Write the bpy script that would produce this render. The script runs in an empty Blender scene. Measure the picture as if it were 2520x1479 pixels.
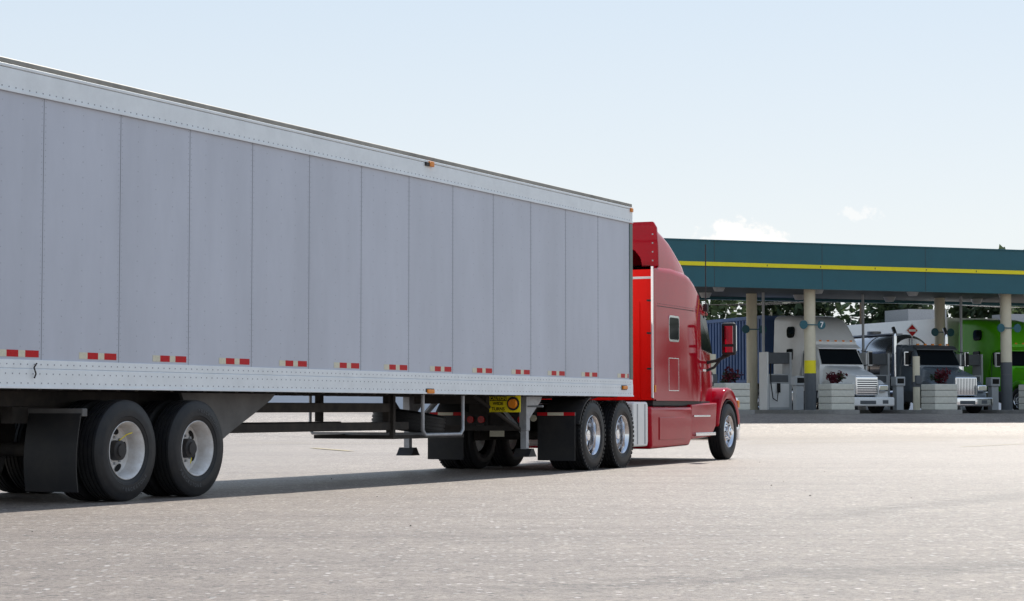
import bpy, bmesh, math, random
from mathutils import Vector, Matrix, Quaternion
random.seed(7)
R=math.radians
scene=bpy.context.scene
COL=scene.collection

# ------------------------------------------------------------------ materials
def mat(name,col,rough=0.5,metal=0.0,coat=0.0,noise=0.0,nscale=3.0,bump=0.0,bscale=40.0,spec=0.5,col2=None,stretch=None,transl=0.0):
    m=bpy.data.materials.new(name); m.use_nodes=True
    nt=m.node_tree; b=nt.nodes['Principled BSDF']
    b.inputs['Base Color'].default_value=(*col,1)
    b.inputs['Roughness'].default_value=rough
    b.inputs['Metallic'].default_value=metal
    b.inputs['Coat Weight'].default_value=coat
    b.inputs['Coat Roughness'].default_value=0.04
    b.inputs['Specular IOR Level'].default_value=spec
    tc=nt.nodes.new('ShaderNodeTexCoord')
    vec=tc.outputs['Object']
    if stretch:
        mp=nt.nodes.new('ShaderNodeMapping'); mp.inputs['Scale'].default_value=stretch
        nt.links.new(vec,mp.inputs['Vector']); vec=mp.outputs['Vector']
    colout=None
    if noise>0:
        n=nt.nodes.new('ShaderNodeTexNoise'); n.inputs['Scale'].default_value=nscale; n.inputs['Detail'].default_value=6
        n.inputs['Roughness'].default_value=0.65
        nt.links.new(vec,n.inputs['Vector'])
        r=nt.nodes.new('ShaderNodeValToRGB')
        r.color_ramp.elements[0].position=0.3; r.color_ramp.elements[1].position=0.7
        c2=col2 if col2 else tuple(c*(1-noise) for c in col)
        r.color_ramp.elements[0].color=(*c2,1); r.color_ramp.elements[1].color=(*col,1)
        nt.links.new(n.outputs['Fac'],r.inputs['Fac']); nt.links.new(r.outputs['Color'],b.inputs['Base Color']); colout=r.outputs['Color']
    if bump>0:
        n=nt.nodes.new('ShaderNodeTexNoise'); n.inputs['Scale'].default_value=bscale; n.inputs['Detail'].default_value=4
        nt.links.new(tc.outputs['Object'],n.inputs['Vector'])
        bp=nt.nodes.new('ShaderNodeBump'); bp.inputs['Strength'].default_value=bump; bp.inputs['Distance'].default_value=0.02
        nt.links.new(n.outputs['Fac'],bp.inputs['Height']); nt.links.new(bp.outputs['Normal'],b.inputs['Normal'])
    if transl>0:
        t=nt.nodes.new('ShaderNodeBsdfTranslucent'); mx=nt.nodes.new('ShaderNodeMixShader'); mx.inputs[0].default_value=transl
        if colout: nt.links.new(colout,t.inputs['Color'])
        else: t.inputs['Color'].default_value=(*col,1)
        out=nt.nodes['Material Output']
        nt.links.new(b.outputs[0],mx.inputs[1]); nt.links.new(t.outputs[0],mx.inputs[2]); nt.links.new(mx.outputs[0],out.inputs['Surface'])
    return m

M={}
M['panel']=mat('trailer_panel',(0.555,0.575,0.645),0.36,noise=0.15,nscale=1.1,stretch=(1,1,.30),bump=0.09,bscale=1.4,spec=.45)
M['rail']=mat('white_rail',(0.84,0.87,0.88),0.35,noise=0.12,nscale=5)
M['roofedge']=mat('roof_edge',(0.36,0.34,0.30),0.5,metal=.3,noise=.5,nscale=2)
M['white']=mat('white_paint',(0.80,0.80,0.78),0.35,noise=.06,nscale=4,coat=.3)
M['seam']=mat('seam',(0.27,0.28,0.31),0.6,noise=.2)
M['rivet']=mat('rivet',(0.30,0.31,0.34),0.4,noise=.2)
M['rivet2']=mat('rivet_painted',(0.40,0.415,0.46),0.4,noise=.2)
M['black']=mat('black_steel',(0.022,0.022,0.025),0.5,noise=.5,nscale=6,col2=(.045,.04,.036),spec=.3)
M['frame']=mat('chassis_grime',(0.03,0.028,0.028),0.7,noise=.5,nscale=5,col2=(.065,.056,.048),spec=.25)
M['gusset']=mat('grey_plate',(0.15,0.145,0.14),0.6,noise=.35,nscale=3,spec=.3)
M['rubber']=mat('tyre_rubber',(0.014,0.015,0.018),0.52,noise=.45,nscale=9,col2=(.026,.025,.025),spec=.3)
M['tyretext']=mat('tyre_lettering',(0.05,0.052,0.058),0.55,noise=.3,nscale=30)
M['flap']=mat('mudflap',(0.012,0.013,0.016),0.45,noise=.5,nscale=4,col2=(.028,.026,.025),spec=.3)
M['whiterim']=mat('white_rim',(0.80,0.79,0.78),0.4,noise=.2,nscale=9,col2=(.58,.54,.50))
M['alu']=mat('polished_alu',(0.80,0.80,0.82),0.13,metal=1.0,noise=.12,nscale=10)
M['chrome']=mat('chrome',(0.85,0.86,0.88),0.08,metal=1.0,noise=.06,nscale=10)
M['galv']=mat('galvanised',(0.45,0.46,0.48),0.45,metal=.4,noise=.3,nscale=12)
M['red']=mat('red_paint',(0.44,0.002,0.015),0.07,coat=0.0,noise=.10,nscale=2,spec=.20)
M['redglow']=mat('red_painted_glow',(0.97,0.010,0.006),0.35,coat=0,noise=.06,nscale=2,spec=.12)  # cab red brightened: bounced glow in the gap is put into the colour
M['redlens']=mat('red_lens',(0.55,0.01,0.01),0.2,noise=.2,nscale=40,spec=.3)
M['tapered']=mat('tape_red',(0.58,0.006,0.012),0.4,noise=.2,nscale=40,spec=.2)
M['tapewhite']=mat('tape_white',(0.72,0.68,0.52),0.35,noise=.2,nscale=40)
M['amber']=mat('amber_lens',(0.85,0.26,0.015),0.25,noise=.15,nscale=40,spec=.3)
M['yellow']=mat('sign_yellow',(0.95,0.78,0.02),0.5,noise=.05,nscale=9,spec=.2)
M['ink']=mat('sign_black',(0.01,0.01,0.01),0.5,noise=.2,spec=.2)
M['glass']=mat('dark_glass',(0.010,0.013,0.016),0.05,noise=.2,nscale=1,spec=.14)
M['mirror']=mat('mirror_glass',(0.7,0.72,0.75),0.03,metal=1,noise=.03)
M['nose']=mat('trailer_nose',(0.05,0.09,0.085),0.12,metal=.5,noise=.4,nscale=3)
M['green']=mat('canopy_green',(0.024,0.120,0.150),0.42,noise=.14,nscale=.8,spec=.35)
M['soffit']=mat('soffit',(0.05,0.065,0.07),0.7,noise=.2,nscale=2)
M['stripe']=mat('canopy_yellow',(0.92,0.78,0.03),0.45,noise=.1,spec=.2)
M['cream']=mat('column_cream',(0.70,0.64,0.48),0.55,noise=.12,nscale=3)
M['planter']=mat('planter_stone',(0.64,0.63,0.55),0.8,noise=.18,nscale=8,bump=.2)
M['greydark']=mat('grey_base',(0.10,0.11,0.12),0.6,noise=.2)
M['pumpgrey']=mat('pump_grey',(0.48,0.50,0.51),0.45,noise=.12)
M['kerb']=mat('kerb_concrete',(0.30,0.29,0.27),0.85,noise=.25,nscale=4,bump=.2)
M['tank']=mat('tank_steel',(0.55,0.57,0.60),0.22,metal=.9,noise=.12,nscale=2)
M['greypaint']=mat('grey_truck_paint',(0.15,0.18,0.21),0.25,coat=.3,noise=.1)
M['limepaint']=mat('lime_truck_paint',(0.12,0.53,0.015),0.3,noise=.1,spec=.3)
M['blue']=mat('container_blue',(0.06,0.12,0.27),0.5,noise=.2,nscale=1)
M['wall']=mat('building_wall',(0.76,0.79,0.85),0.7,noise=.08,nscale=.6)
M['metalroof']=mat('metal_roof',(0.66,0.66,0.60),0.5,noise=.1,nscale=.5)
M['bark']=mat('bark',(0.12,0.09,0.06),0.9,noise=.4,nscale=6,bump=.4)
M['leafA']=mat('leaf_mid',(0.12,0.17,0.075),0.7,noise=.4,nscale=.5,transl=.35)
M['leafB']=mat('leaf_dark',(0.065,0.10,0.05),0.7,noise=.4,nscale=.6,transl=.3)
M['leafC']=mat('leaf_dry',(0.30,0.23,0.08),0.7,noise=.3,nscale=.6,transl=.4)
M['leafR']=mat('leaf_red',(0.14,0.012,0.025),0.6,noise=.5,nscale=6,transl=.3)
M['linepaint']=mat('line_paint',(0.55,0.44,0.20),0.7,noise=.5,nscale=6,col2=(.34,.30,.23))

def asphalt():
    m=bpy.data.materials.new('asphalt'); m.use_nodes=True; nt=m.node_tree; b=nt.nodes['Principled BSDF']
    L=nt.links; N=nt.nodes.new
    tc=N('ShaderNodeTexCoord')
    def noise(s,d=5,r=.6,vec=None):
        n=N('ShaderNodeTexNoise'); n.inputs['Scale'].default_value=s; n.inputs['Detail'].default_value=d; n.inputs['Roughness'].default_value=r
        L.new(vec or tc.outputs['Object'],n.inputs['Vector']); return n
    def ramp(fac,p0,p1,c0,c1):
        r=N('ShaderNodeValToRGB'); r.color_ramp.elements[0].position=p0; r.color_ramp.elements[1].position=p1
        r.color_ramp.elements[0].color=(*c0,1); r.color_ramp.elements[1].color=(*c1,1); L.new(fac,r.inputs['Fac']); return r.outputs['Color']
    def mul(a,b_):
        mx=N('ShaderNodeMix'); mx.data_type='RGBA'; mx.blend_type='MULTIPLY'; mx.inputs['Factor'].default_value=1
        L.new(a,mx.inputs['A']); L.new(b_,mx.inputs['B']); return mx.outputs['Result']
    def mth(op,a,b=None):
        n=N('ShaderNodeMath'); n.operation=op; n.use_clamp=False
        for i,v in enumerate((a,b)):
            if v is None: continue
            if isinstance(v,(int,float)): n.inputs[i].default_value=v
            else: L.new(v,n.inputs[i])
        return n.outputs[0]
    n1=noise(.14,6); n2=noise(4.5,9,.92); n3=noise(.9,6,.75); n5=noise(28,5,.85)
    c=ramp(n1.outputs['Fac'],.3,.7,(.300,.248,.208),(.362,.303,.256))
    c=mul(c,ramp(n2.outputs['Fac'],.42,.58,(.58,.58,.59),(1.0,1.0,1.0)))
    c=mul(c,ramp(n5.outputs['Fac'],.40,.60,(.46,.46,.47),(1.0,1.0,1.0)))
    c=mul(c,ramp(n3.outputs['Fac'],.3,.72,(.82,.82,.83),(1,1,1)))
    ga=N('ShaderNodeMix'); ga.data_type='RGBA'; ga.blend_type='MULTIPLY'; ga.inputs['Factor'].default_value=1; L.new(c,ga.inputs['A']); ga.inputs['B'].default_value=(1.52,1.50,1.48,1); c=ga.outputs['Result']
    vr=N('ShaderNodeTexVoronoi'); vr.inputs['Scale'].default_value=18; L.new(tc.outputs['Object'],vr.inputs['Vector'])
    sp=N('ShaderNodeSeparateColor'); L.new(vr.outputs['Color'],sp.inputs[0])
    chip=mul(ramp(vr.outputs['Distance'],.26,.38,(1,1,1),(0,0,0)),ramp(sp.outputs[0],.80,.86,(0,0,0),(1,1,1)))
    ad=N('ShaderNodeMix'); ad.data_type='RGBA'; ad.blend_type='ADD'; ad.inputs['Factor'].default_value=.38
    L.new(c,ad.inputs['A']); L.new(chip,ad.inputs['B']); c=ad.outputs['Result']
    dchip=mul(ramp(vr.outputs['Distance'],.26,.38,(1,1,1),(0,0,0)),ramp(sp.outputs[1],.80,.84,(0,0,0),(1,1,1)))
    sb=N('ShaderNodeMix'); sb.data_type='RGBA'; sb.inputs['B'].default_value=(.06,.055,.05,1); L.new(dchip,sb.inputs['Factor']); L.new(c,sb.inputs['A']); c=sb.outputs['Result']
    mp=N('ShaderNodeMapping'); mp.inputs['Rotation'].default_value=(0,0,R(-62)); mp.inputs['Scale'].default_value=(.06,.8,1)
    L.new(tc.outputs['Object'],mp.inputs['Vector'])
    n4=noise(1.1,6,.7,mp.outputs['Vector'])
    c=mul(c,ramp(n4.outputs['Fac'],.50,.74,(1,1,1),(.68,.68,.69)))
    def joint(nx_,ny_,c_,w,x0,x1,lo,seed):
        dp=N('ShaderNodeVectorMath'); dp.operation='DOT_PRODUCT'; L.new(tc.outputs['Object'],dp.inputs[0]); dp.inputs[1].default_value=(nx_,ny_,0)
        wob=mth('MULTIPLY',mth('SUBTRACT',noise(.9+seed,6,.7).outputs['Fac'],.5),1.3)
        dist=mth('ABSOLUTE',mth('ADD',mth('ADD',dp.outputs['Value'],c_),wob))
        core=mth('SUBTRACT',1.0,mth('DIVIDE',dist,w))
        s=N('ShaderNodeSeparateXYZ'); L.new(tc.outputs['Object'],s.inputs[0])
        g=N('ShaderNodeMapRange'); g.interpolation_type='SMOOTHSTEP'; g.inputs['From Min'].default_value=x0; g.inputs['From Max'].default_value=x1; L.new(s.outputs['X'],g.inputs['Value'])
        f=mth('MULTIPLY',mth('MAXIMUM',core,0.0),g.outputs['Result'])
        nn=noise(6+seed,8,.85)
        f=mth('ADD',mth('MULTIPLY',f,.45),mth('MULTIPLY',mth('SUBTRACT',nn.outputs['Fac'],.5),2.2))
        f=mth('MULTIPLY',f,mth('MINIMUM',mth('MULTIPLY',mth('MAXIMUM',core,0.0),4.0),1.0))
        return ramp(mth('MULTIPLY',f,g.outputs['Result']),.12,.45,(1,1,1),lo)
    c=mul(c,joint(.838,-.546,7.56,.6,1.2,3.2,(.62,.62,.62),0))
    c=mul(c,joint(.483,-.876,9.43,.55,-1.6,.8,(.62,.62,.62),1.3))
    L.new(c,b.inputs['Base Color'])
    b.inputs['Roughness'].default_value=.46; b.inputs['Specular IOR Level'].default_value=.5
    bp=N('ShaderNodeBump'); bp.inputs['Strength'].default_value=.9; bp.inputs['Distance'].default_value=.02
    L.new(n5.outputs['Fac'],bp.inputs['Height']); L.new(bp.outputs['Normal'],b.inputs['Normal'])
    return m
M['asphalt']=asphalt()

# ------------------------------------------------------------------ helpers
def empty(name,loc=(0,0,0),rz=0.0):
    e=bpy.data.objects.new(name,None); e.location=loc; e.rotation_euler=(0,0,rz); e.empty_display_size=.3
    COL.objects.link(e); return e
def mesh_obj(name,verts,faces,m,parent=None,smooth=None,loc=None):
    me=bpy.data.meshes.new(name); me.from_pydata(verts,[],faces); me.update()
    bm=bmesh.new(); bm.from_mesh(me); bmesh.ops.recalc_face_normals(bm,faces=bm.faces); bm.to_mesh(me); bm.free()
    if m: me.materials.append(M[m] if isinstance(m,str) else m)
    if smooth is not None:
        for p in me.polygons: p.use_smooth=True
        me.set_sharp_from_angle(angle=R(smooth))
    o=bpy.data.objects.new(name,me); COL.objects.link(o)
    if parent: o.parent=parent
    if loc: o.location=loc
    return o
def bev(o,w,seg=2):
    if w>0:
        b=o.modifiers.new('b','BEVEL'); b.width=w; b.segments=seg; b.limit_method='ANGLE'; b.angle_limit=R(40)
        for p in o.data.polygons: p.use_smooth=True
        o.data.set_sharp_from_angle(angle=R(180))
        wn=o.modifiers.new('w','WEIGHTED_NORMAL'); wn.keep_sharp=False
    return o
def box(name,p,m,x0,x1,y0,y1,z0,z1,b=0.0):
    v=[(x,y,z) for x in(x0,x1) for y in(y0,y1) for z in(z0,z1)]
    f=[(0,1,3,2),(4,6,7,5),(0,4,5,1),(2,3,7,6),(0,2,6,4),(1,5,7,3)]
    return bev(mesh_obj(name,v,f,m,p),b)
def boxes(name,p,m,lst):
    V=[];F=[]
    for (x0,x1,y0,y1,z0,z1) in lst:
        n=len(V); V+=[(x,y,z) for x in(x0,x1) for y in(y0,y1) for z in(z0,z1)]
        F+=[tuple(i+n for i in f) for f in [(0,1,3,2),(4,6,7,5),(0,4,5,1),(2,3,7,6),(0,2,6,4),(1,5,7,3)]]
    return mesh_obj(name,V,F,m,p)
def prism(name,p,m,pts,y0,y1,b=0.0):
    n=len(pts); v=[(x,y0,z) for x,z in pts]+[(x,y1,z) for x,z in pts]
    f=[tuple(range(n)),tuple(range(2*n-1,n-1,-1))]+[(i,(i+1)%n,n+(i+1)%n,n+i) for i in range(n)]
    return bev(mesh_obj(name,v,f,m,p),b)
def rwin(name,p,m,x0,x1,z0,z1,r,y0,y1):
    pts=[]
    for cx,cz,a0 in((x1-r,z1-r,0),(x0+r,z1-r,90),(x0+r,z0+r,180),(x1-r,z0+r,270)):
        for k in range(5): t=R(a0+22.5*k); pts.append((cx+r*math.cos(t),cz+r*math.sin(t)))
    return prism(name,p,m,pts,y0,y1)
def prismx(name,p,m,pts,x0,x1,b=0.0):
    n=len(pts); v=[(x0,y,z) for y,z in pts]+[(x1,y,z) for y,z in pts]
    f=[tuple(range(n)),tuple(range(2*n-1,n-1,-1))]+[(i,(i+1)%n,n+(i+1)%n,n+i) for i in range(n)]
    return bev(mesh_obj(name,v,f,m,p),b)
def tube(name,p,m,a,b,r,r2=None,seg=16):
    a=Vector(a); b=Vector(b); d=(b-a); q=d.to_track_quat('Z','Y'); r2=r if r2 is None else r2
    V=[];F=[]
    for k,(c,rr) in enumerate(((a,r),(b,r2))):
        for i in range(seg):
            t=2*math.pi*i/seg; V.append(tuple(c+q@Vector((rr*math.cos(t),rr*math.sin(t),0))))
    F=[(i,(i+1)%seg,seg+(i+1)%seg,seg+i) for i in range(seg)]+[tuple(range(seg)),tuple(range(2*seg-1,seg-1,-1))]
    return mesh_obj(name,V,F,m,p,smooth=40)
def path(name,p,m,pts,r):
    cu=bpy.data.curves.new(name,'CURVE'); cu.dimensions='3D'; cu.bevel_depth=r; cu.bevel_resolution=3
    s=cu.splines.new('POLY'); s.points.add(len(pts)-1)
    for i,q in enumerate(pts): s.points[i].co=(*q,1)
    cu.materials.append(M[m]); o=bpy.data.objects.new(name,cu); COL.objects.link(o); o.parent=p; return o
def section(x,hw,zb,zt,r,tw=None,n=6):
    tw=hw if tw is None else tw
    pts=[(x,-hw,zb),(x,-hw,zb+.5*(zt-r-zb)),(x,-tw,zt-r)]
    for i in range(1,n+1):
        t=math.pi/2*i/n; pts.append((x,-(tw-r)-r*math.cos(t),zt-r+r*math.sin(t)))
    return pts+[(px,-py,pz) for px,py,pz in reversed(pts)]
def loft(name,p,m,secs,capA=True,capB=True,ang=35):
    S=[section(*s) if isinstance(s,tuple) else s for s in secs]
    n=len(S[0]); V=[q for s in S for q in s]; F=[]
    for k in range(len(S)-1):
        for i in range(n):
            j=(i+1)%n; F.append((k*n+i,k*n+j,(k+1)*n+j,(k+1)*n+i))
    if capA: F.append(tuple(range(n)))
    if capB: F.append(tuple(range((len(S)-1)*n,len(S)*n)))
    return mesh_obj(name,V,F,m,p,smooth=ang)
def lathe_data(name,prof,m,seg=56,close=False):
    V=[];F=[];n=len(prof)
    for i in range(seg):
        t=2*math.pi*i/seg
        for y,r in prof: V.append((r*math.cos(t),y,r*math.sin(t)))
    for i in range(seg):
        j=(i+1)%seg
        for k in range(n-1 if not close else n):
            l=(k+1)%n; F.append((i*n+k,j*n+k,j*n+l,i*n+l))
    me=bpy.data.meshes.new(name); me.from_pydata(V,[],F); me.update()
    bm=bmesh.new(); bm.from_mesh(me); bmesh.ops.remove_doubles(bm,verts=bm.verts,dist=1e-5); bmesh.ops.recalc_face_normals(bm,faces=bm.faces); bm.to_mesh(me); bm.free()
    for p in me.polygons: p.use_smooth=True
    me.set_sharp_from_angle(angle=R(38)); me.materials.append(M[m]); return me
def put(name,me,p,loc,rz=0):
    o=bpy.data.objects.new(name,me); COL.objects.link(o); o.parent=p; o.location=loc; o.rotation_euler=(0,0,rz); return o
def text(name,p,m,s,size,mtx,ext=.001,sx=1.0,bold=0.0):
    cu=bpy.data.curves.new(name,'FONT'); cu.body=s; cu.size=size; cu.extrude=ext; cu.offset=bold
    cu.align_x='CENTER'; cu.align_y='CENTER'; cu.materials.append(M[m])
    o=bpy.data.objects.new(name,cu); COL.objects.link(o); o.parent=p
    o.matrix_local=mtx@Matrix.Diagonal((sx,1,1,1)); return o
def frame(loc,X,Y):
    X=Vector(X).normalized(); Y=Vector(Y).normalized(); Z=X.cross(Y)
    m=Matrix((X,Y,Z)).transposed().to_4x4(); m.translation=Vector(loc); return m
def leaves(name,p,mats,clumps,size):
    V=[];F=[];MI=[]
    for (cx,cy,cz,rx,ry,rz,n,mi) in clumps:
        for _ in range(n):
            d=Vector((random.gauss(0,1),random.gauss(0,1),random.gauss(0,1))).normalized()*random.uniform(.45,1.08)
            c=Vector((cx+d.x*rx,cy+d.y*ry,cz+d.z*rz))
            q=Quaternion(Vector((random.gauss(0,1),random.gauss(0,1),random.gauss(0,1))).normalized(),random.uniform(0,6.28))
            s=size*random.uniform(.5,1.3); k=len(V)
            for u,w in((-1,-.15),(0,-.6),(1,.1),(.1,.6)): V.append(tuple(c+q@Vector((u*s,w*s,0))))
            F.append((k,k+1,k+2,k+3)); MI.append(mi)
    me=bpy.data.meshes.new(name); me.from_pydata(V,[],F)
    for m in mats: me.materials.append(M[m])
    me.polygons.foreach_set('material_index',MI); me.update()
    o=bpy.data.objects.new(name,me); COL.objects.link(o)
    if p: o.parent=p
    return o

# ------------------------------------------------------------------ ground
PH=math.atan2(5.5,14.4)
GS=.75
def off(x): return math.tan(PH)*min(70,max(-70,x-7.22))
def gz(x,Y):
    sy=(Y-76-off(x))*math.cos(PH)
    t=min(1,max(0,(sy+9.0)/7.5)); return GS*t*t*(3-2*t)
rows=[(-200,0),(-40,0),(0,0),(20,0),(34,0)]+[(65.5+i*.5,1) for i in range(20)]+[(120,0),(200,0),(500,0),(1600,0)]
xs=[-1600,-300,-62.78,-30,-10,0,7.22,20,40,77.22,300,1600]
V=[]
for y,k in rows:
    for x in xs:
        yy=y+(off(x) if k else 0); V.append((x,yy,gz(x,yy) if k else (0 if y<60 else GS)))
nx=len(xs)
F=[(j*nx+i,j*nx+i+1,(j+1)*nx+i+1,(j+1)*nx+i) for j in range(len(rows)-1) for i in range(nx-1)]
g=mesh_obj('asphalt_ground',V,F,'asphalt',smooth=60)

def strip(name,pts,w,m='linepaint'):
    V=[];F=[];P=[]
    for a,b in zip(pts[:-1],pts[1:]):
        n=30
        for i in range(n): P.append(Vector(a).lerp(Vector(b),i/n))
    P.append(Vector(pts[-1]))
    for i,q in enumerate(P):
        d=(P[min(i+1,len(P)-1)]-P[max(i-1,0)]).normalized(); s=Vector((-d.y,d.x))*w/2
        for e in(-1,1):
            c=q+s*e; V.append((c.x,c.y,gz(c.x,c.y)+.012))
    for i in range(len(P)-1): F.append((2*i,2*i+1,2*i+3,2*i+2))
    return mesh_obj(name,V,F,m)
strip('parking_line',[(6.4,55),(13.0,60.5)],.12)
strip('parking_line',[(6.6,61.5),(22,67)],.12)
strip('parking_line',[(11,50),(19,63)],.09)
strip('parking_line',[(-4.75,48.5),(-3.55,45.0)],.18)
strip('parking_line',[(-7.5,56),(-3.0,54.5)],.14)
V=[];F=[]
for i in range(26):
    x=random.uniform(-6,10); y=random.uniform(13,36); s=random.uniform(.004,.013); k=len(V); z=.002
    V+=[(x-s,y-s,z),(x+s,y-s*.7,z),(x+s*.8,y+s,z),(x-s*.9,y+s*.8,z),(x,y,z+s)]
    F+=[(k,k+1,k+4),(k+1,k+2,k+4),(k+2,k+3,k+4),(k+3,k,k+4)]
mesh_obj('loose_stones',V,F,'frame')

# ------------------------------------------------------------------ wheels
def tyre_profile(r=.52,w=.14):
    o=[(-w*.80,.288),(-w*.95,.31),(-w*.985,.345),(-w*1.04,.352),(-w*1.05,.40),(-w*1.03,.44),(-w*1.0,.447),(-w*.97,.48),(-w*.88,r-.018),(-w*.80,r-.004)]
    t=[]
    for c in(-.55,-.19,.19,.55):
        t+=[(w*(c-.06),r),(w*(c-.05),r-.014),(w*(c+.05),r-.014),(w*(c+.06),r)]
    return o+t+[(-y,rr) for y,rr in reversed(o)]
TY=lathe_data('tyre',tyre_profile(),'rubber',64)
def rimset(m):
    return lathe_data('rim_deep',[(-.118,.292),(-.130,.300),(-.135,.294),(-.118,.282),(-.095,.270),(-.02,.262),(.045,.258),(.06,.24),(.055,.19),(.045,.145),(.035,.14),(.035,.0)],m)
RD_W=rimset('whiterim'); RD_A=rimset('alu')
RS_A=lathe_data('rim_convex',[(-.118,.292),(-.130,.300),(-.135,.294),(-.118,.282),(-.095,.270),(-.03,.262),(-.02,.25),(-.035,.22),(-.09,.17),(-.10,.135),(-.10,0)],'alu')
def hubdata(nm,m,y0,y1,r1,r2):
    return lathe_data(nm,[(y0,r1),(y1+.03,r1*.97),(y1+.02,r2),(y1,r2*.95),(y1-.005,0)],m,32)
HUB_T=hubdata('hub_dark','black',.04,-.075,.105,.07)
HUB_A=hubdata('hub_alu','alu',.04,-.06,.11,.08)
HUB_S=hubdata('hub_steer','chrome',-.09,-.19,.10,.07)
def lug_data(nm,y0,y1,rad,r,m,n=10):
    V=[];F=[]
    for i in range(n):
        t=2*math.pi*i/n; cx,cz=rad*math.cos(t),rad*math.sin(t); k=len(V)
        for yy in(y0,y1):
            for j in range(6):
                u=math.pi*j/3; V.append((cx+r*math.cos(u),yy,cz+r*math.sin(u)))
        F+=[(k+j,k+(j+1)%6,k+6+(j+1)%6,k+6+j) for j in range(6)]+[tuple(k+6+j for j in range(6))]
    me=bpy.data.meshes.new(nm); me.from_pydata(V,[],F); me.materials.append(M[m]); me.update(); return me
LUG_D=lug_data('lugs',.04,.012,.135,.014,'galv'); LUG_S=lug_data('lugs_s',-.10,-.13,.142,.016,'chrome')
def holes(nm,yy,rad,a,b,n=5,slope=0,ph=.35):
    V=[];F=[]
    for i in range(n):
        t=2*math.pi*(i+ph)/n; k=len(V); er=Vector((math.cos(t),0,math.sin(t))); et=Vector((-math.sin(t),0,math.cos(t)))
        for j in range(16):
            u=2*math.pi*j/16; dr=b*math.sin(u)
            c=er*(rad+dr)+et*a*math.cos(u); c.y=yy+dr*slope; V.append(tuple(c))
        F.append(tuple(range(k,k+16)))
    me=bpy.data.meshes.new(nm); me.from_pydata(V,[],F); me.materials.append(M['ink']); me.update(); return me
HO_D=holes('hand_holes',.048,.20,.060,.036,5,.12); HO_A=holes('hand_holes_a',.048,.205,.026,.026,10,.12); HO_S=holes('hand_holes_s',-.068,.196,.022,.022,10,-1.1)
# shoulder lugs of the drive tyres (blocky tread)
def tread_data():
    V=[];F=[]; n=46
    for i in range(n):
        for y0,y1 in((-.138,-.095),(.095,.138)):
            t=2*math.pi*i/n; k=len(V)
            for r in(.495,.529):
                for y in(y0,y1):
                    for dt in(-.038,.038):
                        V.append((r*math.cos(t+dt),y,r*math.sin(t+dt)))
            F+=[(k+4,k+5,k+7,k+6),(k,k+1,k+5,k+4),(k+2,k+6,k+7,k+3),(k,k+4,k+6,k+2),(k+1,k+3,k+7,k+5)]
    me=bpy.data.meshes.new('tread_blocks'); me.from_pydata(V,[],F); me.materials.append(M['rubber']); me.update(); return me
TREAD=tread_data()
def wheel(p,nm,x,y,z=.52,side=-1,kind='dual_w',s=1.0,ph=0.0):
    rz=0 if side<0 else math.pi
    def P(n,me,dy=0):
        o=put(n,me,p,(x,y+dy,z),rz); o.scale=(s,1,s); o.rotation_euler=(0,ph if side<0 else -ph,rz); return o
    P(nm+'_tyre',TY)
    if kind=='dual_w': P(nm+'_rim',RD_W); P(nm+'_hub',HUB_T); P(nm+'_lugs',LUG_D); P(nm+'_holes',HO_D)
    elif kind=='dual_a': P(nm+'_rim',RD_A); P(nm+'_hub',HUB_A); P(nm+'_lugs',LUG_D); P(nm+'_holes',HO_A); P(nm+'_tread',TREAD)
    elif kind=='steer': P(nm+'_rim',RS_A); P(nm+'_hub',HUB_S); P(nm+'_lugs',LUG_S); P(nm+'_holes',HO_S)
    elif kind=='plain': P(nm+'_rim',RD_W)
def dual_axle(p,nm,x,hw,kind,s=1.0,ph=0.0):
    for sd,t in((-1,'r'),(1,'l')):
        wheel(p,f'{nm}_{t}_outer',x,sd*(hw-.147),.52*s,sd,kind,s,ph)
        wheel(p,f'{nm}_{t}_inner',x,sd*(hw-.147-.33),.52*s,sd,'plain',s)
    tube(nm+'_beam',p,'frame',(x,-hw+.2,.52*s),(x,hw-.2,.52*s),.075)

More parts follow.
